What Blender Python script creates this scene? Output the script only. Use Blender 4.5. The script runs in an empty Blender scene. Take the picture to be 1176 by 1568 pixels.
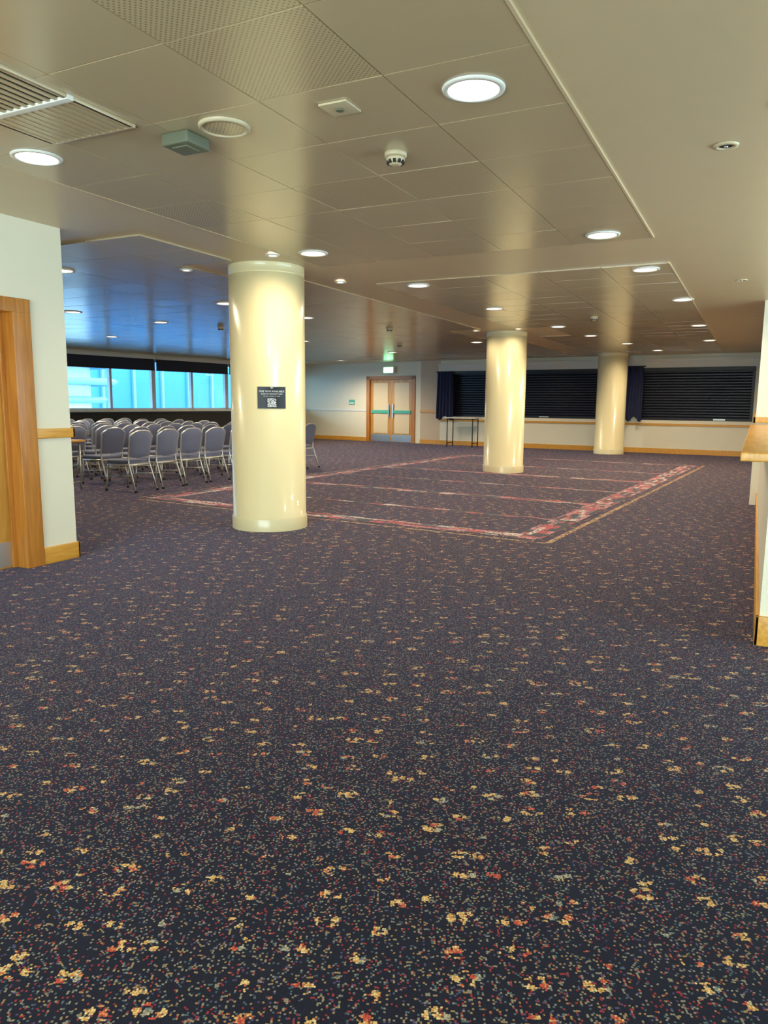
import bpy, bmesh, math, random
from mathutils import Vector, Matrix
random.seed(7)
H = 2.74          # ceiling height
EYE = 1.35
D = bpy.data
COL = bpy.context.scene.collection
bpy.context.scene.view_settings.view_transform = 'Standard'

# ------------------------------------------------------------------ materials
def nmat(name):
    m = D.materials.new(name); m.use_nodes = True
    nt = m.node_tree
    return m, nt, nt.nodes['Principled BSDF']

def mat(name, col, rough=0.5, metal=0.0, bump=0.0, bscale=40, var=0.0, vscale=3, spec=0.5, coat=0.0, sheen=0.0):
    m, nt, b = nmat(name)
    b.inputs['Base Color'].default_value = (*col, 1)
    b.inputs['Roughness'].default_value = rough
    b.inputs['Metallic'].default_value = metal
    b.inputs['Specular IOR Level'].default_value = spec
    b.inputs['Coat Weight'].default_value = coat
    b.inputs['Sheen Weight'].default_value = sheen
    tc = nt.nodes.new('ShaderNodeTexCoord')
    if var > 0:
        n = nt.nodes.new('ShaderNodeTexNoise'); n.inputs['Scale'].default_value = vscale
        n.inputs['Detail'].default_value = 4
        nt.links.new(tc.outputs['Object'], n.inputs['Vector'])
        mx = nt.nodes.new('ShaderNodeMix'); mx.data_type = 'RGBA'
        mx.inputs['A'].default_value = (*[c*(1-var) for c in col], 1)
        mx.inputs['B'].default_value = (*[min(1, c*(1+var)) for c in col], 1)
        nt.links.new(n.outputs['Fac'], mx.inputs['Factor'])
        nt.links.new(mx.outputs['Result'], b.inputs['Base Color'])
    if bump > 0:
        n = nt.nodes.new('ShaderNodeTexNoise'); n.inputs['Scale'].default_value = bscale
        nt.links.new(tc.outputs['Object'], n.inputs['Vector'])
        bp = nt.nodes.new('ShaderNodeBump'); bp.inputs['Strength'].default_value = bump
        bp.inputs['Distance'].default_value = 0.01
        nt.links.new(n.outputs['Fac'], bp.inputs['Height'])
        nt.links.new(bp.outputs['Normal'], b.inputs['Normal'])
    return m

def emit(name, col, s):
    m, nt, b = nmat(name)
    b.inputs['Base Color'].default_value = (*col, 1)
    b.inputs['Emission Color'].default_value = (*col, 1)
    b.inputs['Emission Strength'].default_value = s
    return m

def wood(name, c1, c2, scale=1.0, axis=2, rough=0.35):
    m, nt, b = nmat(name)
    tc = nt.nodes.new('ShaderNodeTexCoord'); mp = nt.nodes.new('ShaderNodeMapping')
    sc = [18*scale]*3; sc[axis] = 1.2*scale
    mp.inputs['Scale'].default_value = sc
    n = nt.nodes.new('ShaderNodeTexNoise'); n.inputs['Scale'].default_value = 2; n.inputs['Detail'].default_value = 6
    n.inputs['Distortion'].default_value = 0.6
    r = nt.nodes.new('ShaderNodeValToRGB')
    r.color_ramp.elements[0].position = 0.35; r.color_ramp.elements[0].color = (*c1, 1)
    r.color_ramp.elements[1].position = 0.65; r.color_ramp.elements[1].color = (*c2, 1)
    nt.links.new(tc.outputs['Object'], mp.inputs['Vector']); nt.links.new(mp.outputs['Vector'], n.inputs['Vector'])
    nt.links.new(n.outputs['Fac'], r.inputs['Fac']); nt.links.new(r.outputs['Color'], b.inputs['Base Color'])
    b.inputs['Roughness'].default_value = rough
    return m

M = {}
M['wall'] = mat('cream_wall_paint', (0.82, 0.75, 0.57), 0.55, var=0.03)
M['walltan'] = mat('tan_wall', (0.60, 0.46, 0.31), 0.6, var=0.04)  # darker and browner than the cream walls, for the far pier
M['bulk'] = mat('bulkhead_paint', (0.66, 0.62, 0.54), 0.5)
M['plaster'] = mat('ceiling_plaster', (0.64, 0.50, 0.31), 0.33, bump=0.08, bscale=3, var=0.03)
M['column'] = mat('column_gloss_paint', (0.82, 0.70, 0.40), 0.30, bump=0.05, bscale=4, coat=0.25)
M['oak'] = wood('oak_trim', (0.62, 0.28, 0.035), (0.76, 0.38, 0.06), 1, 1)
M['oakv'] = wood('oak_vertical', (0.42, 0.15, 0.02), (0.56, 0.22, 0.035), 1, 2)
M['oakd'] = wood('oak_door_veneer', (0.50, 0.22, 0.035), (0.66, 0.34, 0.06), 0.7, 2)
M['steel'] = mat('brushed_steel', (0.6, 0.6, 0.58), 0.35, 0.9)
M['white'] = mat('white_trim', (0.8, 0.78, 0.72), 0.4)
M['doorp'] = mat('door_cream_panel', (0.78, 0.62, 0.38), 0.4)
M['frame'] = mat('white_window_frame', (0.75, 0.8, 0.85), 0.4)
M['navy'] = mat('navy_blind_fabric', (0.012, 0.018, 0.04), 0.6)
M['shutter'] = mat('navy_shutter_slats', (0.006, 0.007, 0.018), 0.4)
M['curtain'] = mat('navy_curtain_velvet', (0.006, 0.012, 0.06), 0.8, sheen=0.15)
M['black'] = mat('black_plastic', (0.010, 0.010, 0.012), 0.45)
M['dark'] = mat('dark_recess', (0.02, 0.018, 0.015), 0.8)
M['greyplast'] = mat('grey_green_plastic', (0.13, 0.14, 0.09), 0.5)
M['ivory'] = mat('ivory_plastic', (0.58, 0.48, 0.31), 0.4)
M['fabric'] = mat('chair_fabric', (0.14, 0.155, 0.24), 0.85, bump=0.3, bscale=200, var=0.15, vscale=60, sheen=0.2)
M['alu'] = mat('chair_aluminium', (0.70, 0.68, 0.62), 0.3, 0.7)
M['lamp'] = emit('downlight_glow', (1.0, 0.86, 0.62), 6)
M['lampw'] = emit('downlight_glow_white', (1.0, 0.95, 0.84), 6)
M['exitg'] = emit('exit_sign_green', (0.25, 1.0, 0.45), 6)
M['exitw'] = emit('exit_sign_white', (0.9, 1.0, 0.9), 6)
M['inkw'] = mat('white_print', (0.8, 0.8, 0.78), 0.5)
M['push'] = mat('green_push_strip', (0.08, 0.45, 0.32), 0.4)
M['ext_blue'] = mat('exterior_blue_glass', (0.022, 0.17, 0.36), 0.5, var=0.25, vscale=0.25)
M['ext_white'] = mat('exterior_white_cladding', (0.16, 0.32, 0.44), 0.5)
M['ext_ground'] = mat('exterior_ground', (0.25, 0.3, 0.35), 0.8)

# glass pane
m, nt, b = nmat('window_glass')
tr = nt.nodes.new('ShaderNodeBsdfTransparent'); tr.inputs['Color'].default_value = (0.85, 0.96, 1, 1)
gl = nt.nodes.new('ShaderNodeBsdfGlossy'); gl.inputs['Roughness'].default_value = 0.02
mx = nt.nodes.new('ShaderNodeMixShader'); mx.inputs[0].default_value = 0.06
nt.links.new(tr.outputs[0], mx.inputs[1]); nt.links.new(gl.outputs[0], mx.inputs[2])
nt.links.new(mx.outputs[0], nt.nodes['Material Output'].inputs['Surface'])
M['glass'] = m

# ceiling metal tile (plain / perforated)
def tilemat(name, perf):
    m, nt, b = nmat(name)
    b.inputs['Roughness'].default_value = 0.22
    b.inputs['Specular IOR Level'].default_value = 0.6
    b.inputs['IOR'].default_value = 1.8
    tc = nt.nodes.new('ShaderNodeTexCoord')
    base = (0.52, 0.41, 0.25)
    b.inputs['Base Color'].default_value = (*base, 1)
    if perf:
        mp = nt.nodes.new('ShaderNodeMapping'); mp.inputs['Rotation'].default_value = (0, 0, math.radians(45))
        nt.links.new(tc.outputs['Object'], mp.inputs['Vector'])
        v = nt.nodes.new('ShaderNodeTexVoronoi'); v.inputs['Scale'].default_value = 55
        v.inputs['Randomness'].default_value = 0.0; v.voronoi_dimensions = '2D'
        nt.links.new(mp.outputs[0], v.inputs['Vector'])
        lt = nt.nodes.new('ShaderNodeMath'); lt.operation = 'LESS_THAN'; lt.inputs[1].default_value = 0.25
        nt.links.new(v.outputs['Distance'], lt.inputs[0])
        mc = nt.nodes.new('ShaderNodeMix'); mc.data_type = 'RGBA'
        mc.inputs['A'].default_value = (*[c*1.05 for c in base], 1); mc.inputs['B'].default_value = (0.30, 0.23, 0.12, 1)
        nt.links.new(lt.outputs[0], mc.inputs['Factor']); nt.links.new(mc.outputs['Result'], b.inputs['Base Color'])
    n = nt.nodes.new('ShaderNodeTexNoise'); n.inputs['Scale'].default_value = 1.6
    nt.links.new(tc.outputs['Object'], n.inputs['Vector'])
    bp = nt.nodes.new('ShaderNodeBump'); bp.inputs['Strength'].default_value = 0.25; bp.inputs['Distance'].default_value = 0.02
    nt.links.new(n.outputs['Fac'], bp.inputs['Height']); nt.links.new(bp.outputs['Normal'], b.inputs['Normal'])
    return m
M['tile'] = tilemat('ceiling_tile_metal', False)
M['tilep'] = tilemat('ceiling_tile_perforated', True)

# carpet
def carpet():
    m, nt, b = nmat('patterned_carpet')
    N = nt.nodes; Lk = nt.links
    def math_(op, a, bb=None):
        n = N.new('ShaderNodeMath'); n.operation = op
        for i, v in enumerate((a, bb)):
            if v is None: continue
            if isinstance(v, (int, float)): n.inputs[i].default_value = v
            else: Lk.new(v, n.inputs[i])
        return n.outputs[0]
    def mix(f, a, bb):
        n = N.new('ShaderNodeMix'); n.data_type = 'RGBA'
        for k, v in (('Factor', f), ('A', a), ('B', bb)):
            if isinstance(v, tuple): n.inputs[k].default_value = (*v, 1)
            elif isinstance(v, (int, float)): n.inputs[k].default_value = v
            else: Lk.new(v, n.inputs[k])
        return n.outputs['Result']
    tc = N.new('ShaderNodeTexCoord')
    rot = N.new('ShaderNodeMapping'); rot.inputs['Rotation'].default_value = (0, 0, math.radians(-26))
    Lk.new(tc.outputs['Object'], rot.inputs['Vector'])
    # tufts: a 2-D voronoi of loops; every tuft takes one colour
    tv = N.new('ShaderNodeTexVoronoi'); tv.voronoi_dimensions = '2D'; tv.inputs['Scale'].default_value = 185
    tv.inputs['Randomness'].default_value = 0.6
    Lk.new(rot.outputs[0], tv.inputs['Vector'])
    P = tv.outputs['Position']
    def vor(scale, rnd, offs=(0, 0, 0), sc=(1, 1, 1)):
        mp = N.new('ShaderNodeMapping'); mp.inputs['Location'].default_value = offs; mp.inputs['Scale'].default_value = sc
        Lk.new(P, mp.inputs['Vector'])
        v = N.new('ShaderNodeTexVoronoi'); v.voronoi_dimensions = '2D'
        v.inputs['Scale'].default_value = scale; v.inputs['Randomness'].default_value = rnd
        Lk.new(mp.outputs[0], v.inputs['Vector'])
        return v
    def ramp(fac, els):
        r = N.new('ShaderNodeValToRGB'); r.color_ramp.interpolation = 'CONSTANT'
        cr = r.color_ramp
        cr.elements[0].position = els[0][0]; cr.elements[0].color = (*els[0][1], 1)
        cr.elements[1].position = els[1][0]; cr.elements[1].color = (*els[1][1], 1)
        for p, c in els[2:]:
            e = cr.elements.new(p); e.color = (*c, 1)
        Lk.new(fac, r.inputs[0]); return r.outputs[0]
    def sep(c):
        s = N.new('ShaderNodeSeparateColor'); Lk.new(c, s.inputs[0]); return s.outputs
    base = (0.009, 0.009, 0.019)
    tcol = sep(tv.outputs['Color'])
    # fine speckles: single loops of colour
    c1 = ramp(tcol[0], [(0, base), (0.80, (0.24, 0.21, 0.15)), (0.865, (0.07, 0.12, 0.13)), (0.90, (0.28, 0.03, 0.03)), (0.945, (0.08, 0.06, 0.14)), (0.965, (0.34, 0.20, 0.07))])
    col = c1
    # flower clusters
    v2 = vor(8.0, 0.75, (3.3, 1.7, 0), (0.72, 1.2, 1))
    s2 = sep(v2.outputs['Color'])
    rad = math_('ADD', math_('MULTIPLY', s2[1], 0.13), 0.12)
    m2 = math_('LESS_THAN', v2.outputs['Distance'], rad)
    v3 = vor(36, 0.75, (0.7, 0.3, 0))
    jit = math_('ADD', math_('MULTIPLY', tcol[1], 0.26), v3.outputs['Distance'])
    m3 = math_('LESS_THAN', jit, 0.54)
    s3 = sep(v3.outputs['Color'])
    keep = math_('GREATER_THAN', s3[1], 0.22)
    mk = math_('MULTIPLY', math_('MULTIPLY', m2, m3), keep)
    gold = ramp(tcol[2], [(0, (0.58, 0.31, 0.09)), (0.35, (0.70, 0.43, 0.16)), (0.68, (0.74, 0.55, 0.27)), (0.84, (0.50, 0.12, 0.05)), (0.93, (0.10, 0.05, 0.03))])
    red = ramp(tcol[2], [(0, (0.50, 0.07, 0.04)), (0.5, (0.62, 0.20, 0.07)), (0.8, (0.30, 0.04, 0.04)), (0.9, (0.62, 0.42, 0.18))])
    grey = ramp(tcol[2], [(0, (0.36, 0.31, 0.22)), (0.45, (0.15, 0.19, 0.18)), (0.7, (0.50, 0.40, 0.24))])
    c2 = mix(math_('GREATER_THAN', s3[0], 0.80), gold, red)
    c2 = mix(math_('LESS_THAN', s3[0], 0.10), c2, grey)
    col = mix(mk, col, c2)
    # dark gaps between loops
    gap = math_('MULTIPLY', math_('GREATER_THAN', tv.outputs['Distance'], 0.52), 0.55)
    col = mix(gap, col, (0.006, 0.006, 0.012))
    Lk.new(col, b.inputs['Base Color'])
    b.inputs['Roughness'].default_value = 0.9
    b.inputs['Specular IOR Level'].default_value = 0.2
    b.inputs['Sheen Weight'].default_value = 0.19
    b.inputs['Sheen Roughness'].default_value = 0.32
    b.inputs['Sheen Tint'].default_value = (0.68, 0.62, 1.0, 1)
    bp = N.new('ShaderNodeBump'); bp.inputs['Strength'].default_value = 0.25; bp.inputs['Distance'].default_value = 0.003
    bp.invert = True
    Lk.new(tv.outputs['Distance'], bp.inputs['Height']); Lk.new(bp.outputs['Normal'], b.inputs['Normal'])
    return m
M['carpet'] = carpet()

def bordermat(name, els, cu, cv):
    m, nt, b = nmat(name); N = nt.nodes; Lk = nt.links
    uv = N.new('ShaderNodeUVMap'); uv.uv_map = 'UVMap'
    sn = N.new('ShaderNodeVectorMath'); sn.operation = 'SNAP'; sn.inputs[1].default_value = (cu, cv, 1)
    Lk.new(uv.outputs[0], sn.inputs[0])
    w = N.new('ShaderNodeTexWhiteNoise'); w.noise_dimensions = '2D'; Lk.new(sn.outputs[0], w.inputs['Vector'])
    r = N.new('ShaderNodeValToRGB'); cr = r.color_ramp; cr.interpolation = 'CONSTANT'
    cr.elements[0].position = els[0][0]; cr.elements[0].color = (*els[0][1], 1)
    cr.elements[1].position = els[1][0]; cr.elements[1].color = (*els[1][1], 1)
    for p, c in els[2:]:
        e = cr.elements.new(p); e.color = (*c, 1)
    # worn, tufty breakup towards the navy ground colour
    n2 = N.new('ShaderNodeTexNoise'); n2.inputs['Scale'].default_value = 28; n2.inputs['Detail'].default_value = 3
    Lk.new(uv.outputs[0], n2.inputs['Vector'])
    g = N.new('ShaderNodeMath'); g.operation = 'GREATER_THAN'; g.inputs[1].default_value = 0.55; Lk.new(n2.outputs['Fac'], g.inputs[0])
    mx = N.new('ShaderNodeMix'); mx.data_type = 'RGBA'; mx.inputs['B'].default_value = (0.02, 0.018, 0.03, 1)
    Lk.new(g.outputs[0], mx.inputs['Factor']); Lk.new(w.outputs[0], r.inputs[0]); Lk.new(r.outputs[0], mx.inputs['A'])
    Lk.new(mx.outputs['Result'], b.inputs['Base Color'])
    b.inputs['Roughness'].default_value = 0.9; b.inputs['Specular IOR Level'].default_value = 0.2
    b.inputs['Sheen Weight'].default_value = 0.18
    return m
NV = (0.012, 0.012, 0.024)
RD = (0.42, 0.04, 0.05); PK = (0.48, 0.19, 0.19); CR = (0.56, 0.45, 0.40)
M['border'] = bordermat('carpet_border_dashes', [(0, NV), (0.25, RD), (0.52, PK), (0.74, CR), (0.93, (0.12, 0.10, 0.16))], 0.20, 0.055)
M['border3'] = bordermat('carpet_stripe_dashes', [(0, NV), (0.36, RD), (0.58, PK), (0.70, CR), (0.90, NV)], 0.24, 0.06)
M['border2'] = bordermat('carpet_border_tan', [(0, NV), (0.15, (0.45, 0.27, 0.11)), (0.8, (0.30, 0.06, 0.04))], 0.03, 0.06)

# ------------------------------------------------------------------ mesh builder
class MB:
    def __init__(s): s.bm = bmesh.new(); s.mats = []; s.uv = None
    def mi(s, k):
        mm = M[k] if isinstance(k, str) else k
        if mm not in s.mats: s.mats.append(mm)
        return s.mats.index(mm)
    def poly(s, pts, k, smooth=False):
        f = s.bm.faces.new([s.bm.verts.new(p) for p in pts]); f.material_index = s.mi(k); f.smooth = smooth; return f
    def box(s, lo, hi, k, bev=0.0, mtx=None):
        i = s.mi(k)
        vs = [Vector((x, y, z)) for x in (lo[0], hi[0]) for y in (lo[1], hi[1]) for z in (lo[2], hi[2])]
        tmp = bmesh.new()
        v = [tmp.verts.new(p) for p in vs]
        for q in ((0, 1, 3, 2), (4, 6, 7, 5), (0, 4, 5, 1), (2, 3, 7, 6), (0, 2, 6, 4), (1, 5, 7, 3)):
            tmp.faces.new([v[j] for j in q])
        if bev > 0:
            bmesh.ops.bevel(tmp, geom=tmp.edges[:], offset=bev, segments=3, profile=0.6, affect='EDGES', clamp_overlap=True)
        s.merge(tmp, i, mtx, bev > 0)
    def merge(s, tmp, i, mtx=None, smooth=False):
        mp = {}
        for v in tmp.verts:
            mp[v] = s.bm.verts.new(mtx @ v.co if mtx else v.co)
        for f in tmp.faces:
            try:
                g = s.bm.faces.new([mp[v] for v in f.verts]); g.material_index = i; g.smooth = smooth
            except ValueError: pass
        tmp.free()
    def lathe(s, prof, k, seg=48, c=(0, 0), smooth=True, mtx=None, cap=True):
        i = s.mi(k); rings = []
        for r, z in prof:
            ring = []
            for a in range(seg):
                t = 2*math.pi*a/seg
                p = Vector((c[0]+r*math.cos(t), c[1]+r*math.sin(t), z))
                ring.append(s.bm.verts.new(mtx @ p if mtx else p))
            rings.append(ring)
        for r0, r1 in zip(rings, rings[1:]):
            for a in range(seg):
                f = s.bm.faces.new([r0[a], r0[(a+1) % seg], r1[(a+1) % seg], r1[a]]); f.material_index = i; f.smooth = smooth
        if cap:
            for ring, fl in ((rings[0], True), (rings[-1], False)):
                f = s.bm.faces.new(ring[::-1] if fl else ring); f.material_index = i
    def tube(s, pts, r, k, seg=8, sq=False):
        i = s.mi(k); pts = [Vector(p) for p in pts]; rings = []
        n = len(pts)
        for j, p in enumerate(pts):
            d = (pts[min(j+1, n-1)]-pts[max(j-1, 0)]).normalized()
            ref = Vector((0, 1, 0)) if abs(d.y) < 0.9 else Vector((1, 0, 0))
            a = d.cross(ref).normalized(); bq = d.cross(a).normalized()
            ring = []
            for q in range(seg):
                t = 2*math.pi*(q+0.5)/seg
                ring.append(s.bm.verts.new(p+a*r*math.cos(t)+bq*r*math.sin(t)))
            rings.append(ring)
        for r0, r1 in zip(rings, rings[1:]):
            for q in range(seg):
                f = s.bm.faces.new([r0[q], r0[(q+1) % seg], r1[(q+1) % seg], r1[q]]); f.material_index = i; f.smooth = seg > 4
        for ring in (rings[0], rings[-1]):
            f = s.bm.faces.new(ring); f.material_index = i
    def mesh(s, name):
        bmesh.ops.recalc_face_normals(s.bm, faces=s.bm.faces[:])
        me = D.meshes.new(name); s.bm.to_mesh(me); s.bm.free()
        for mm in s.mats: me.materials.append(mm)
        return me
    def obj(s, name, loc=(0, 0, 0), rz=0, parent=None):
        o = D.objects.new(name, s.mesh(name)); COL.objects.link(o)
        o.location = loc; o.rotation_euler = (0, 0, rz)
        if parent: o.parent = parent
        return o

def obox(name, lo, hi, k, bev=0.0):
    b = MB(); b.box(lo, hi, k, bev); return b.obj(name)

def seg_mtx(p0, p1):
    """local x runs p0->p1, local y = left-hand (outward), z up"""
    d = Vector((p1[0]-p0[0], p1[1]-p0[1], 0)); L = d.length; d.normalize()
    n = Vector((-d.y, d.x, 0))
    m = Matrix(((d.x, n.x, 0, p0[0]), (d.y, n.y, 0, p0[1]), (0, 0, 1, 0), (0, 0, 0, 1)))
    return m, L

# ------------------------------------------------------------------ shell
obox('floor', (-20, -4, -0.1), (4, 26, 0), 'carpet')
obox('ceiling', (-20, -4, H), (4, 26, H+0.1), 'plaster')

# left wall with door opening
LX = -5.2; LE = 4.45
b = MB()
b.box((LX-0.25, -3, 0), (LX, 3.02, H), 'wall')
b.box((LX-0.25, 3.98, 0), (LX, LE, H), 'wall')
b.box((LX-0.25, 3.02, 2.07), (LX, 3.98, H), 'wall')
b.obj('wall_left')
obox('wall_left_return', (-18.3, LE-0.2, 0), (LX-0.25, LE, H), 'wall')
b = MB()
b.box((LX, 4.10, 0), (LX+0.02, LE+0.02, 0.14), 'oak', 0.004)
b.box((LX-0.3, LE, 0), (LX+0.02, LE+0.02, 0.14), 'oak', 0.004)
b.obj('baseboard_left')
b = MB()
b.box((LX, 4.10, 1.04), (LX+0.025, LE+0.025, 1.12), 'oak', 0.005)
b.box((LX-2.5, LE, 1.04), (LX+0.025, LE+0.025, 1.12), 'oak', 0.005)
b.obj('trim_1')
b = MB()
b.box((LX-0.16, 3.06, 0.005), (LX-0.115, 3.94, 2.02), 'oakd', 0.003)
b.box((LX-0.115, 3.10, 0.02), (LX-0.112, 3.90, 0.22), 'steel')
b.box((LX-0.25, 3.94, 0), (LX+0.03, 4.10, 2.13), 'oakv', 0.006)
b.box((LX-0.25, 2.90, 0), (LX+0.03, 3.06, 2.13), 'oakv', 0.006)
b.box((LX-0.25, 2.90, 2.02), (LX+0.031, 4.10, 2.13), 'oakv', 0.006)
b.box((LX-0.115, 3.90, 0.005), (LX-0.09, 3.945, 2.02), 'oakv', 0.003)
b.box((LX-0.115, 3.12, 0.95), (LX-0.108, 3.18, 1.15), 'steel')
b.tube([(LX-0.11, 3.15, 1.05), (LX-0.06, 3.15, 1.05), (LX-0.06, 3.27, 1.05)], 0.01, 'steel')
b.obj('door_1')

# window wall (left far)
W0 = (-18.0, LE); W1 = (-15.6, 24.0)
mw, LW = seg_mtx(W0, W1)
b = MB()
b.box((0, 0, 0), (LW, 0.25, 1.08), 'wall', mtx=mw)
b.box((0, 0, 2.60), (LW, 0.25, H), 'wall', mtx=mw)
b.box((0, 0, 1.08), (0.7, 0.25, 2.60), 'wall', mtx=mw)
b.box((LW-0.5, 0, 1.08), (LW, 0.25, 2.60), 'wall', mtx=mw)
b.obj('wall_window_side')
b = MB()
b.box((0.3, -0.35, 0.0), (LW-0.6, -0.01, 1.00), 'dark', mtx=mw)
b.box((0.3, -0.38, 1.00), (LW-0.6, -0.005, 1.04), 'black', mtx=mw)
b.obj('perimeter_heater_casing')
bays = [0.7 + 3.05*i for i in range(7)]
bays[-1] = LW-0.5
for i in range(6):
    a, c = bays[i], bays[i+1]
    b = MB()
    b.box((a, 0.05, 1.08), (a+0.07, 0.16, 2.6), 'frame', mtx=mw)
    b.box((c-0.07, 0.05, 1.08), (c, 0.16, 2.6), 'frame', mtx=mw)
    mid = (a+c)/2
    b.box((mid-0.04, 0.05, 1.08), (mid+0.04, 0.16, 2.6), 'frame', mtx=mw)
    b.box((a, 0.05, 1.08), (c, 0.16, 1.14), 'frame', mtx=mw)
    b.box((a, 0.05, 2.52), (c, 0.16, 2.6), 'frame', mtx=mw)
    b.box((a, 0.10, 1.1), (c, 0.105, 2.55), 'glass', mtx=mw)
    b.obj('window_%d' % (i+1))
    b = MB()
    b.box((a+0.04, -0.06, 2.29), (c-0.04, -0.045, 2.60), 'navy', mtx=mw)
    b.box((a+0.04, -0.075, 2.26), (c-0.04, -0.03, 2.295), 'black', 0.004, mtx=mw)
    b.box((a+0.02, -0.10, 2.60), (c-0.02, 0.0, 2.69), 'white', 0.004, mtx=mw)
    b.obj('roller_blind')

# exterior
b = MB()
b.box((-80, -40, -6.2), (-22, 110, -6.0), 'ext_ground')
b.obj('ground_outside')
b = MB()
for i in range(30):
    y = 0+i*3.2
    b.box((-47, y, -6), (-45, y+3.1, 5.4), 'ext_blue')
    b.box((-45, y-0.1, -6), (-44.8, y+0.15, 5.5), 'ext_white')
for z in (-2.4, 4.9):
    b.box((-45, 0, z), (-44.75, 96, z+0.16), 'ext_white')
b.obj('office_building_outside')
b = MB()
for k_, (z, rr) in enumerate(((0.3, 2.4), (1.2, 2.9), (2.2, 3.5), (3.2, 3.2))):
    b.lathe([(rr, z), (rr+0.2, z+0.25), (rr, z+0.38)], 'ext_white', 48, (-36, 29.5))
b.lathe([(2.2, -6), (2.2, 4.0)], 'frame', 48, (-36, 29.5))
b.obj('stadium_stand_outside')

# door wall (far, left part)
E0 = (-15.6, 24.0); E1 = (-10.14, 23.03)
me, LE2 = seg_mtx(E0, E1)
da = 3.28; db = 5.30
b = MB()
b.box((-0.3, 0, 0), (da, 0.3, H), 'wall', mtx=me)
b.box((db, 0, 0), (LE2, 0.3, H), 'wall', mtx=me)
b.box((da, 0, 2.2), (db, 0.3, H), 'wall', mtx=me)
b.obj('wall_far_left')
b = MB()
b.box((0, -0.02, 0), (da-0.02, 0, 0.14), 'oak', mtx=me)
b.obj('baseboard_far_left')
b = MB()
b.box((0, -0.02, 1.06), (da-0.02, 0, 1.12), 'white', mtx=me)
b.obj('trim_2')
b = MB()
b.box((da-0.03, -0.03, 0), (da+0.11, 0.2, 2.27), 'oakv', mtx=me)
b.box((db-0.11, -0.03, 0), (db+0.03, 0.2, 2.27), 'oakv', mtx=me)
b.box((da-0.03, -0.03, 2.16), (db+0.03, 0.2, 2.27), 'oakv', mtx=me)
mid = (da+db)/2
for s0, s1, hx in ((da+0.11, mid-0.01, mid-0.1), (mid+0.01, db-0.11, mid+0.1)):
    b.box((s0, 0.05, 0.005), (s1, 0.1, 2.16), 'oakd', mtx=me)
    b.box((s0+0.13, 0.04, 0.30), (s1-0.13, 0.05, 2.04), 'doorp', mtx=me)
    b.box((s0+0.03, 0.035, 0.02), (s1-0.03, 0.05, 0.26), 'steel', mtx=me)
    b.box((s0+0.05, 0.0, 1.0), (s1-0.05, 0.045, 1.10), 'push', mtx=me)
    b.box((hx-0.02, 0.0, 0.85), (hx+0.02, 0.05, 1.3), 'steel', mtx=me)
b.obj('door_2')
b = MB()
b.box((mid-0.22, -0.14, 2.36), (mid+0.22, -0.02, 2.58), 'white', 0.005, mtx=me)
b.box((mid-0.20, -0.145, 2.38), (mid+0.20, -0.138, 2.56), 'exitg', mtx=me)
b.box((mid-0.05, -0.15, 2.40), (mid+0.03, -0.144, 2.53), 'exitw', mtx=me)
b.box((mid+0.06, -0.15, 2.44), (mid+0.16, -0.144, 2.48), 'exitw', mtx=me)
b.obj('exit_sign')
b = MB()
b.box((2.45, -0.02, 1.28), (2.70, -0.001, 1.46), 'push', 0.004, mtx=me)
b.box((2.48, -0.024, 1.31), (2.67, -0.019, 1.36), 'white', mtx=me)
b.obj('wall_notice')

# short pier and shutter wall
S0 = (-9.35, 22.85); S1 = (0.3, 22.0)
mp_, LP = seg_mtx(E1, S0)
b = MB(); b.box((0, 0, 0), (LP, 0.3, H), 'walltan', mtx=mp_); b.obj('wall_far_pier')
b = MB(); b.box((0, -0.02, 0), (LP, 0, 0.14), 'oak', mtx=mp_); b.obj('baseboard_far_pier')
b = MB(); b.box((0, -0.025, 1.04), (LP, 0, 1.12), 'oak', mtx=mp_); b.obj('trim_3')
ms, LS = seg_mtx(S0, S1)
def sx(X): return (X-S0[0])/(S1[0]-S0[0])*LS
A0, A1, B0, B1 = sx(-8.9), sx(-4.0), sx(-2.95), sx(-0.12)
b = MB()
b.box((0, 0, 0), (LS, 0.3, 0.93), 'wall', mtx=ms)
b.box((0, 0, 2.32), (LS, 0.3, H), 'wall', mtx=ms)
b.box((0, 0, 0.93), (A0, 0.3, 2.32), 'wall', mtx=ms)
b.box((A1, 0, 0.93), (B0, 0.3, 2.32), 'wall', mtx=ms)
b.box((B1, 0, 0.93), (LS+0.3, 0.3, 2.32), 'wall', mtx=ms)
b.obj('wall_far_right')
b = MB()
b.box((0, -0.16, 2.36), (LS-0.3, 0, 2.60), 'bulk', mtx=ms)
b.box((0, -0.20, 2.56), (LS-0.3, 0, 2.62), 'bulk', mtx=ms)
b.obj('trim_4')
b = MB(); b.box((0, -0.02, 0), (LS-0.3, 0, 0.14), 'oak', mtx=ms); b.obj('baseboard_far_right')
b = MB(); b.box((0, -0.025, 0.78), (LS-0.3, 0, 0.84), 'oak', mtx=ms); b.obj('trim_5')
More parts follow.
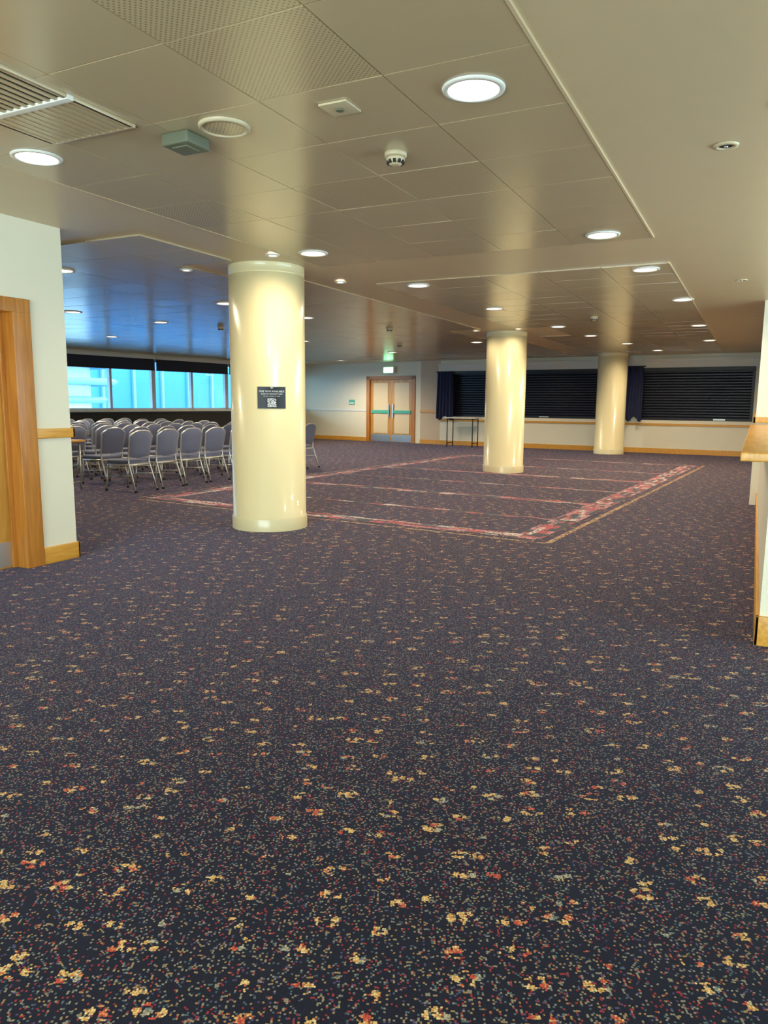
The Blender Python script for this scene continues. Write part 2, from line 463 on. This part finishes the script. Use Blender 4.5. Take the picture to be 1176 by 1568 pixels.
for (a, c) in ((A0, A1), (B0, B1)):
    b = MB(); i = b.mi('shutter')
    z = 0.95; n = 0
    while z < 2.30:
        z1 = min(z+0.075, 2.32)
        for (ya, za), (yb, zb) in (((0.05, z), (0.03, z+0.02)), ((0.03, z+0.02), (0.03, z1-0.02)), ((0.03, z1-0.02), (0.05, z1))):
            f = b.poly([ms @ Vector((a, ya, za)), ms @ Vector((c, ya, za)), ms @ Vector((c, yb, zb)), ms @ Vector((a, yb, zb))], 'shutter')
        z = z1
    b.box((a, 0.0, 0.93), (c, 0.06, 0.97), 'black', mtx=ms)
    b.box((a-0.04, -0.01, 0.93), (a+0.03, 0.06, 2.32), 'black', mtx=ms)
    b.box((c-0.03, -0.01, 0.93), (c+0.04, 0.06, 2.32), 'black', mtx=ms)
    b.box((a-0.04, -0.17, 2.28), (c+0.04, 0.06, 2.38), 'black', mtx=ms)
    b.box(((a+c)/2+0.5, -0.01, 0.95), ((a+c)/2+0.8, 0.0, 0.99), 'steel', mtx=ms)
    b.obj('roller_shutter')
def curtain(a, c, z0, z1, flare):
    b = MB(); i = b.mi('curtain'); nx, nz = 60, 16; g = []
    for r in range(nz+1):
        t = r/nz; row = []
        for q in range(nx+1):
            u = q/nx
            w = (c-a)*(1+flare*t); x = a+(u-0.35)*w+0.35*(c-a)
            y = -0.24-0.035*math.sin(u*math.pi*10+t*1.5)*(0.6+0.5*t)
            z = z1+(z0-z1)*t - (0.07*math.sin(u*9)*t)
            row.append(b.bm.verts.new(ms @ Vector((x, y, z))))
        g.append(row)
    for r in range(nz):
        for q in range(nx):
            f = b.bm.faces.new([g[r][q], g[r][q+1], g[r+1][q+1], g[r+1][q]]); f.material_index = i; f.smooth = True
    b.tube([ms @ Vector((a-0.05, -0.24, z1)), ms @ Vector((c+0.05, -0.24, z1))], 0.02, 'black')
    o = b.obj('curtain'); md = o.modifiers.new('thick', 'SOLIDIFY'); md.thickness = 0.008
curtain(sx(-9.33), sx(-8.80), 0.88, 2.36, 0.15)
curtain(sx(-3.30), sx(-2.88), 0.95, 2.42, 0.05)

# right: upper wall and low wall
obox('wall_right', (0.0, 11.3, 0), (3.3, 22.0, H), 'wall')
b = MB()   # hall side wall; unseen opening added to let in the fill light
b.box((3.3, -3, 0), (3.5, 3.0, H), 'wall'); b.box((3.3, 10.0, 0), (3.5, 11.3, H), 'wall')
b.box((3.3, 3.0, 0), (3.5, 10.0, 0.9), 'wall'); b.box((3.3, 3.0, 2.5), (3.5, 10.0, H), 'wall')
b.obj('wall_right_side')
b = MB()
for y in (3.0, 4.7, 6.45, 8.2, 9.94):
    b.box((3.36, y, 0.9), (3.44, y+0.06, 2.5), 'frame')
for z in (0.9, 2.44):
    b.box((3.36, 3.0, z), (3.44, 10.0, z+0.06), 'frame')
b.box((3.39, 3.0, 0.9), (3.395, 10.0, 2.5), 'glass')
b.obj('window_7')  # added surround for the hall fill light, never in view
b = MB()   # rear wall; its glazed front is made up, out of view, for fill light
b.box((-5.5, -3.2, 0), (-4.6, -3.0, H), 'wall'); b.box((1.6, -3.2, 0), (3.5, -3.0, H), 'wall')
b.box((-4.6, -3.2, 2.5), (1.6, -3.0, H), 'wall')
b.obj('wall_rear')
b = MB()
for x in (-4.6, -3.1, -1.55, 0.0, 1.53):
    b.box((x, -3.14, 0), (x+0.07, -3.06, 2.5), 'frame')
for z in (0.0, 2.43):
    b.box((-4.6, -3.14, z), (1.6, -3.06, z+0.07), 'frame')
b.box((-4.6, -3.10, 0), (1.6, -3.095, 2.5), 'glass')
b.obj('window_8')  # invented glazing around the rear fill light, behind the camera
b = MB()
b.box((0.10, 4.60, 0), (1.25, 11.28, 1.05), 'wall')
b.obj('wall_low_partition')
b = MB()
b.box((-0.06, 4.48, 1.05), (0.16, 11.25, 1.10), 'oak', 0.008)
b.box((0.16, 4.48, 1.05), (1.35, 4.66, 1.10), 'oak', 0.008)
b.box((0.16, 4.66, 1.05), (1.25, 11.25, 1.095), 'white')
b.obj('trim_6')
b = MB()
b.box((0.08, 4.57, 0), (0.10, 11.28, 0.17), 'oak', 0.004)
b.box((0.08, 4.57, 0), (1.25, 4.60, 0.17), 'oak', 0.004)
b.obj('baseboard_right')
b = MB()
b.box((-0.03, 11.27, 1.12), (1.3, 11.3, 1.20), 'oak', 0.004)
b.box((-0.03, 11.27, 1.12), (0.0, 21.9, 1.20), 'oak', 0.004)
b.obj('trim_7')

# ------------------------------------------------------------------ carpet border
b = MB(); uvl = b.bm.loops.layers.uv.new('UVMap')
O = Vector((-1.86, 7.22)); e1 = Vector((0.07, 1)).normalized(); e2 = Vector((-1, 0.085)).normalized()
def strip(p, q, w0, w1, k, z):
    d = (q-p); L = d.length; d.normalize(); n = Vector((-d.y, d.x))
    pts = [p+n*w0, q+n*w0, q+n*w1, p+n*w1]
    f = b.poly([(v.x, v.y, z) for v in pts], k)
    off = random.random()*10
    for l, uvv in zip(f.loops, ((0, w0), (L, w0), (L, w1), (0, w1))):
        l[uvl].uv = (uvv[0]+off, uvv[1]+5)
LL = 10.9; WW = 5.75
a0 = O; a1 = O+e1*LL; c0 = O+e2*WW; c1 = O+e2*WW+e1*LL
strip(a0, a1, 0.0, 0.30, 'border', 0.0021)
strip(a0-e1*0.12, a1+e1*0.1, -0.16, -0.10, 'border2', 0.0022)
strip(c0, c1, -0.27, 0, 'border', 0.0023)
strip(c0, c1, 0.10, 0.14, 'border2', 0.0024)
for k_, v in enumerate((0, 2.85, 6.3, 10.6)):
    p = O+e1*v; q = p+e2*WW
    strip(p, q, -0.24, 0.0, 'border' if v == 0 else 'border3', 0.0025+0.0002*k_)
strip(a0-e1*0.12-e2*0.12, c0-e1*0.12, 0.0, 0.05, 'border2', 0.0034)
for v in (1.35, 4.6, 8.3):
    p = O+e1*v; strip(p, p+e2*WW, -0.07, 0.05, 'border3', 0.0036)
b.obj('carpet_border')

# ------------------------------------------------------------------ columns
cols = [(-4.70, 6.62), (-4.50, 14.40), (-3.62, 21.3)]
for x, y in cols:
    b = MB()
    R = 0.395
    b.lathe([(R+0.012, 0), (R+0.012, 0.125), (R+0.006, 0.14), (R, 0.145), (R, H-0.10), (R-0.012, H-0.095), (R-0.012, H-0.085), (R, H-0.08), (R, H)], 'column', 96, cap=False)
    b.obj('column', (x, y, 0))

# poster on column 1
px, py = cols[0]
ang = math.atan2(-py, -px) + 0.09
def oncyl(u, z, off):
    r = 0.395+off; t = ang+u/0.395
    return Vector((px+r*math.cos(t), py+r*math.sin(t), z))
par = D.objects.new('wifi_poster', None); COL.objects.link(par)
b = MB(); i = b.mi('black')
zc0, zc1 = 1.285, 1.505
n = 16
for j in range(n):
    u0 = -0.145+0.29*j/n; u1 = -0.145+0.29*(j+1)/n
    b.poly([oncyl(u0, zc0, .004), oncyl(u1, zc0, .004), oncyl(u1, zc1, .004), oncyl(u0, zc1, .004)], 'black')
b.obj('panel', parent=par)
b = MB()
cell = 0.0046
for r in range(19):
    for c in range(19):
        edge = (r < 6 and c < 6) or (r < 6 and c > 12) or (r > 12 and c < 6)
        rr, cc = (r if r < 6 else r-13), (c if c < 6 else c-13)
        on = (rr in (0, 5) or cc in (0, 5) or (rr in (2, 3) and cc in (2, 3))) if edge else random.random() < 0.5
        if on:
            u = (c-9.5)*cell; z = 1.30+r*cell
            b.poly([oncyl(u, z, .006), oncyl(u+cell, z, .006), oncyl(u+cell, z+cell, .006), oncyl(u, z+cell, .006)], 'inkw')
for k_ in range(3):
    for j in range(8):
        a1_ = math.radians(50+80*j/8); a2_ = math.radians(50+80*(j+1)/8); r0 = 0.006+0.007*k_; r1 = r0+0.003
        b.poly([oncyl(r0*math.cos(a1_), 1.478+r0*math.sin(a1_), .006), oncyl(r1*math.cos(a1_), 1.478+r1*math.sin(a1_), .006), oncyl(r1*math.cos(a2_), 1.478+r1*math.sin(a2_), .006), oncyl(r0*math.cos(a2_), 1.478+r0*math.sin(a2_), .006)], 'inkw')
b.obj('print', parent=par)
for txt, size, zz in (('FREE WI-FI AVAILABLE', 0.026, 1.45), ('SCAN TO CONNECT HERE', 0.018, 1.425), ('OR ASK A MEMBER OF STAFF', 0.013, 1.405)):
    cu = D.curves.new('t', 'FONT'); cu.body = txt; cu.size = size; cu.align_x = 'CENTER'
    to = D.objects.new('t', cu); COL.objects.link(to)
    dg = bpy.context.evaluated_depsgraph_get(); ev = to.evaluated_get(dg)
    me2 = D.meshes.new_from_object(ev)
    for v in me2.vertices: v.co = oncyl(v.co.x, zz+v.co.y, .006)
    me2.materials.clear(); me2.materials.append(M['inkw'])
    o = D.objects.new('lettering', me2); COL.objects.link(o); o.parent = par
    D.objects.remove(to)

# ------------------------------------------------------------------ ceiling tiles
def field(b, x0, x1, y0, y1, tx=0.645, ty=0.62, xo=-0.88, yo=3.01, trims='LRTB'):
    nx0 = math.ceil((x0-xo)/tx-1e-3); nx1 = math.floor((x1-xo)/tx+1e-3)
    ny0 = math.ceil((y0-yo)/ty-1e-3); ny1 = math.floor((y1-yo)/ty+1e-3)
    for i in range(nx0, nx1):
        for j in range(ny0, ny1):
            xa = xo+i*tx+0.003; xb = xo+(i+1)*tx-0.003; ya = yo+j*ty+0.003; yb = yo+(j+1)*ty-0.003
            if any((xa-0.42 < cx < xb+0.42) and (ya-0.42 < cy < yb+0.42) for cx, cy in cols): continue
            s1, s2 = random.uniform(-1, 1)*0.0012, random.uniform(-1, 1)*0.0012
            z = H-0.012
            perf = (i % 3 == 1 and j % 4 == 2) or (i, j) in ((-2, -1), (-2, -2), (-3, 2), (-1, 5))
            k = 'tilep' if perf else 'tile'
            zz = [z+s1+s2, z-s1+s2, z-s1-s2, z+s1-s2]
            pts = [(xa, ya), (xb, ya), (xb, yb), (xa, yb)]
            b.poly([(p[0], p[1], q) for p, q in zip(pts, zz)], k)
            for e in range(4):
                p, q = pts[e], pts[(e+1) % 4]
                b.poly([(p[0], p[1], zz[e]), (q[0], q[1], zz[(e+1) % 4]), (q[0], q[1], H), (p[0], p[1], H)], 'tile')
    X0, X1, Y0, Y1 = xo+nx0*tx, xo+nx1*tx, yo+ny0*ty, yo+ny1*ty
    w = 0.015
    for key, lo, hi in (('L', (X0-w, Y0-w), (X0, Y1+w)), ('R', (X1, Y0-w), (X1+w, Y1+w)), ('T', (X0, Y1), (X1, Y1+w)), ('B', (X0, Y0-w), (X1, Y0))):
        if key in trims: b.box((lo[0], lo[1], H-0.014), (hi[0], hi[1], H), 'plaster')
b = MB()
field(b, -4.12, -0.88, -0.8, 6.73, trims='LRB')
field(b, -4.12, -0.80, 7.9, 21.2, trims='R')
field(b, -16.0, -4.7, 4.8, 22.0, trims='')
b.obj('ceiling_tiles')

# ------------------------------------------------------------------ ceiling fittings
def downlight(x, y, r=0.12, k='lamp', power=75):
    b = MB()
    b.lathe([(r+0.025, H-0.013), (r+0.022, H-0.022), (r, H-0.024), (r-0.004, H-0.012)], 'white', 40, cap=False)
    b.lathe([(r-0.003, H-0.014), (0.001, H-0.014)], k, 40, cap=False)
    o = b.obj('ceiling_downlight')
    for v in o.data.vertices: v.co.x += x; v.co.y += y
    l = D.lights.new('downlight_lamp', 'SPOT'); l.energy = power; l.color = (1.0, 0.86, 0.64)
    l.spot_size = math.radians(165); l.spot_blend = 0.7; l.shadow_soft_size = r*0.7
    lo = D.objects.new('downlight_lamp', l); COL.objects.link(lo); lo.parent = o; lo.location = (x, y, H-0.04)
big = [(-1.22, 3.30, 1), (-3.79, 3.11, 1), (-1.23, 6.44, 0), (-3.80, 6.10, 0), (-1.12, 8.21, 0), (-3.68, 8.23, 1), (-0.97, 10.7, 1),
       (-6.84, 8.62, 1), (-9.49, 10.17, 0), (-9.71, 8.47, 0), (-6.76, 5.78, 1), (-3.53, 10.64, 0), (-3.28, 13.5, 1), (-3.1, 15.5, 1),
       (-2.73, 17.75, 0), (-2.35, 20.2, 1), (-6.73, 10.56, 1), (-5.77, 16.2, 0), (-1.0, 14.2, 0), (-1.0, 17.5, 0), (-9.3, 14.5, 0), (-9.0, 18.5, 1), (-6.4, 20.0, 0), (-12.6, 12.0, 1), (-12.6, 18.0, 0), (-12.4, 21.6, 1), (-1.22, 0.2, 1), (-3.79, 0.1, 1)]
for x, y, w in big:
    pw = 24 if y < 4 else (58 if y < 7 else (125 if y < 12 else 220))
    if (x, y) in ((-3.28, 13.5), (-3.1, 15.5), (-2.35, 20.2)): pw = 120
    if x < -9 and y > 11: pw = 380
    downlight(x, y, 0.115, 'lampw' if w else 'lamp', pw)
for x, y in [(-5.5, 6.3), (-4.20, 6.02), (-4.4, 7.65), (-4.1, 13.8), (-4.9, 13.7), (-3.1, 20.4)]:
    downlight(x, y, 0.045, 'lampw', 9 if y < 8 else 14)

def fitting(name, fn, x, y):
    b = MB(); fn(b); o = b.obj(name); o.location = (x, y, 0)
def speaker(b):
    b.lathe([(0.13, H-0.012), (0.128, H-0.026), (0.112, H-0.03), (0.108, H-0.022)], 'ivory', 40, cap=False)
    b.lathe([(0.108, H-0.022), (0.06, H-0.027), (0.001, H-0.03)], 'tilep', 40, cap=False)
fitting('ceiling_speaker', speaker, -2.51, 3.19)
def detector(b):
    b.lathe([(0.062, H-0.012), (0.062, H-0.032), (0.05, H-0.036)], 'ivory', 32)
    b.lathe([(0.048, H-0.036), (0.052, H-0.05), (0.034, H-0.075), (0.02, H-0.08)], 'ivory', 32)
    for a in range(10):
        t = a*math.pi/5; mt = Matrix.Rotation(t, 4, 'Z')
        b.box((0.036, -0.008, H-0.072), (0.049, 0.008, H-0.052), 'dark', mtx=mt)
fitting('smoke_detector', detector, -1.90, 3.92)
def plate(b):
    b.box((-0.075, -0.075, H-0.022), (0.075, 0.075, H-0.012), 'ivory', 0.003)
    b.lathe([(0.02, H-0.022), (0.018, H-0.03)], 'greyplast', 16)
fitting('ceiling_sensor_plate', plate, -1.86, 3.23)
def emerg(b):
    b.box((-0.09, -0.09, H-0.075), (0.09, 0.09, H-0.012), 'greyplast', 0.012)
    b.box((-0.05, -0.05, H-0.08), (0.05, 0.05, H-0.07), 'greyplast', 0.004)
fitting('emergency_beacon', emerg, -2.79, 3.22)
def rec(b):
    b.lathe([(0.065, H-0.001), (0.063, H-0.009), (0.042, H-0.011), (0.037, H-0.003)], 'ivory', 32, cap=False)
    b.lathe([(0.037, H-0.004), (0.001, H-0.003)], 'dark', 32, cap=False)
    b.lathe([(0.012, H-0.004), (0.010, H-0.014)], 'steel', 16)
for x, y in ((-0.25, 4.6), (0.02, 4.1), (-0.25, 9.4), (-0.1, 13.0)):
    fitting('recessed_sprinkler', rec, x, y)
for x, y in ((-6.2, 12.6), (-9.0, 11.2), (-2.4, 12.2), (-7.6, 16.0)):
    fitting('smoke_detector', detector, x, y)
# air grille
b = MB()
gx0, gx1 = -3.47, -2.92
def grille(y0, y1, dark):
    b.box((gx0, y0, H-0.02), (gx1, y1, H-0.013), 'dark' if dark else 'tile')
    n = 11
    for j in range(n+1):
        x = gx0+(gx1-gx0)*j/n
        b.box((x-(0.008 if dark else 0.02), y0, H-0.030), (x+(0.008 if dark else 0.015), y1, H-0.02), 'tile')
    for (lo, hi) in (((gx0-.02, y0), (gx0, y1)), ((gx1, y0), (gx1+.02, y1))):
        b.box((lo[0], lo[1], H-0.030), (hi[0], hi[1], H-0.012), 'tile', 0.004)
grille(1.80, 2.56, True)
b.box((gx0-.02, 2.56, H-0.034), (gx1+.02, 2.60, H-0.012), 'white', 0.004)
grille(2.60, 2.96, False)
b.box((gx0-.02, 2.96, H-0.030), (gx1+.02, 2.98, H-0.012), 'tile', 0.004)
b.box((gx0-.02, 1.78, H-0.030), (gx1+.02, 1.80, H-0.012), 'tile', 0.004)
b.obj('air_vent_grille')

# ------------------------------------------------------------------ chairs (front faces -X)
def chair_mesh():
    b = MB()
    b.box((-0.25, -0.215, 0.415), (0.17, 0.215, 0.475), 'fabric', 0.022)
    b.box((-0.24, -0.2, 0.395), (0.17, 0.2, 0.418), 'alu', 0.004)
    i = b.mi('fabric'); nu, nv = 14, 14
    def P(u, v, s):
        w = 0.205+0.02*v
        y = u*w
        top = 0.40*(1-0.20*abs(u)**2.8)
        bot = 0.02*abs(u)**3
        z = 0.51+bot+(top-bot)*v
        bulge = 0.022*(1-abs(u)**4)*(1-(2*v-1)**4)
        x = 0.19+(z-0.45)*0.20+0.018*(u*u) * -1
        return Vector((x+s*(0.012+bulge), y, z))
    for s in (-1, 1):
        g = [[b.bm.verts.new(P(-1+2*q/nu, r/nv, s)) for q in range(nu+1)] for r in range(nv+1)]
        for r in range(nv):
            for q in range(nu):
                f = b.bm.faces.new([g[r][q], g[r][q+1], g[r+1][q+1], g[r+1][q]]); f.material_index = i; f.smooth = True
    rim = [(-1, 0.0)]+[(-1, r/nv) for r in range(1, nv+1)]+[(-1+2*q/nu, 1) for q in range(1, nu+1)]+[(1, 1-r/nv) for r in range(1, nv+1)]
    pts = [P(u, v, 0)+Vector((0, 0.006*(1 if u > 0 else -1) if abs(u) == 1 else 0, 0.006 if v == 1 else 0)) for u, v in rim]
    left = [Vector((0.33, -0.225, 0.0)), Vector((0.25, -0.215, 0.25)), Vector((0.19, -0.21, 0.43))]
    right = [Vector((0.19, 0.21, 0.43)), Vector((0.25, 0.215, 0.25)), Vector((0.33, 0.225, 0.0))]
    b.tube(left+pts+right, 0.0125, 'alu', 6)
    for y in (-0.21, 0.21):
        b.tube([(-0.27, y*1.04, 0.0), (-0.235, y, 0.40)], 0.0125, 'alu', 6)
        b.tube([(-0.24, y, 0.40), (0.20, y, 0.41)], 0.012, 'alu', 6)
        b.tube([(-0.252, y*1.02, 0.22), (0.255, y*1.02, 0.25)], 0.008, 'alu', 6)
        b.box((-0.285, y*1.04-0.014, 0), (-0.255, y*1.04+0.014, 0.03), 'black')
        b.box((0.315, y*1.07-0.014, 0), (0.345, y*1.07+0.014, 0.03), 'black')
    b.tube([(-0.235, -0.21, 0.36), (-0.235, 0.21, 0.36)], 0.01, 'alu', 6)
    b.tube([(0.205, -0.21, 0.40), (0.205, 0.21, 0.40)], 0.01, 'alu', 6)
    return b.mesh('banquet_chair')
cm = chair_mesh()
def chair(x, y, rz=0):
    o = D.objects.new('banquet_chair', cm); COL.objects.link(o)
    o.location = (x, y, 0); o.rotation_euler = (0, 0, rz)
rows = [(-8.5, 8.30, 9), (-9.5, 8.75, 9), (-10.5, 8.9, 9), (-11.5, 9.2, 8), (-12.5, 9.5, 8), (-13.5, 9.9, 8), (-14.5, 10.3, 7)]
for x, y0, n in rows:
    for j in range(n):
        chair(x+random.uniform(-.05, .05), y0+0.59*j+random.uniform(-.02, .02), random.uniform(-0.09, 0.09))
def table(name, x0, x1, y0, y1, h, top, leg):
    b = MB()
    b.box((x0, y0, h-0.03), (x1, y1, h), top, 0.006)
    for x in (x0+0.08, x1-0.08):
        for y in (y0+0.05, y1-0.05):
            b.tube([(x, y, 0), (x, y, h-0.03)], 0.016, leg, 8)
        b.tube([(x, y0+0.05, 0.12), (x, y1-0.05, 0.12)], 0.012, leg, 8)
        b.tube([(x, y0+0.05, h-0.06), (x, y1-0.05, h-0.06)], 0.012, leg, 8)
    b.tube([(x0+0.08, (y0+y1)/2, h-0.06), (x1-0.08, (y0+y1)/2, h-0.06)], 0.012, leg, 8)
    b.obj(name)
table('folding_table', -10.9, -9.1, 7.5, 8.05, 0.76, 'oak', 'alu')
table('trestle_table', -8.75, -7.75, 21.75, 22.35, 0.92, 'white', 'black')

# ------------------------------------------------------------------ lights
w = D.worlds.new('sky'); bpy.context.scene.world = w; w.use_nodes = True
bg = w.node_tree.nodes['Background']; bg.inputs[0].default_value = (0.48, 0.76, 1.0, 1); bg.inputs[1].default_value = 9.5
def area(name, loc, dirv, sx_, sy_, e, col, portal=False):
    l = D.lights.new(name, 'AREA'); l.shape = 'RECTANGLE'; l.size = sx_; l.size_y = sy_; l.energy = e; l.color = col
    if portal: l.cycles.is_portal = True
    o = D.objects.new(name, l); COL.objects.link(o); o.location = loc
    z = -Vector(dirv).normalized(); x = Vector((0, 0, 1)).cross(z).normalized(); y = z.cross(x)
    m = Matrix((x, y, z)).transposed().to_4x4(); m.translation = Vector(loc); o.matrix_world = m
    return o
cpt = mw @ Vector((LW/2, 0.3, 1.8))
area('window_portal', cpt, mw.to_3x3() @ Vector((0, -1, 0)), LW-1, 1.6, 1, (1, 1, 1), True)
# added fill lights brightening ceiling and columns from unseen rear and hall openings
area('rear_fill_light', (-1.5, -3.25, 1.1), (0, 1, 0.25), 6.0, 2.0, 430, (1.0, 0.82, 0.55))
area('hall_fill_light', (3.6, 6.5, 1.5), (-1, 0, 0.2), 6.8, 1.4, 210, (1.0, 0.80, 0.52))

# ------------------------------------------------------------------ camera
pit, roll, yaw = 0.1467, 0.008, 0.4625
fw = Vector((-math.sin(yaw)*math.cos(pit), math.cos(yaw)*math.cos(pit), -math.sin(pit)))
r0 = Vector((math.cos(yaw), math.sin(yaw), 0)); u0 = r0.cross(fw)
r = math.cos(roll)*r0+math.sin(roll)*u0; u = -math.sin(roll)*r0+math.cos(roll)*u0
cam = D.cameras.new('camera'); co = D.objects.new('camera', cam); COL.objects.link(co)
cam.sensor_fit = 'VERTICAL'; cam.sensor_height = 24; cam.lens = 24*1130/1568
cam.clip_end = 300
co.matrix_world = Matrix(((r.x, u.x, -fw.x, 0), (r.y, u.y, -fw.y, 0), (r.z, u.z, -fw.z, EYE), (0, 0, 0, 1)))
bpy.context.scene.camera = co
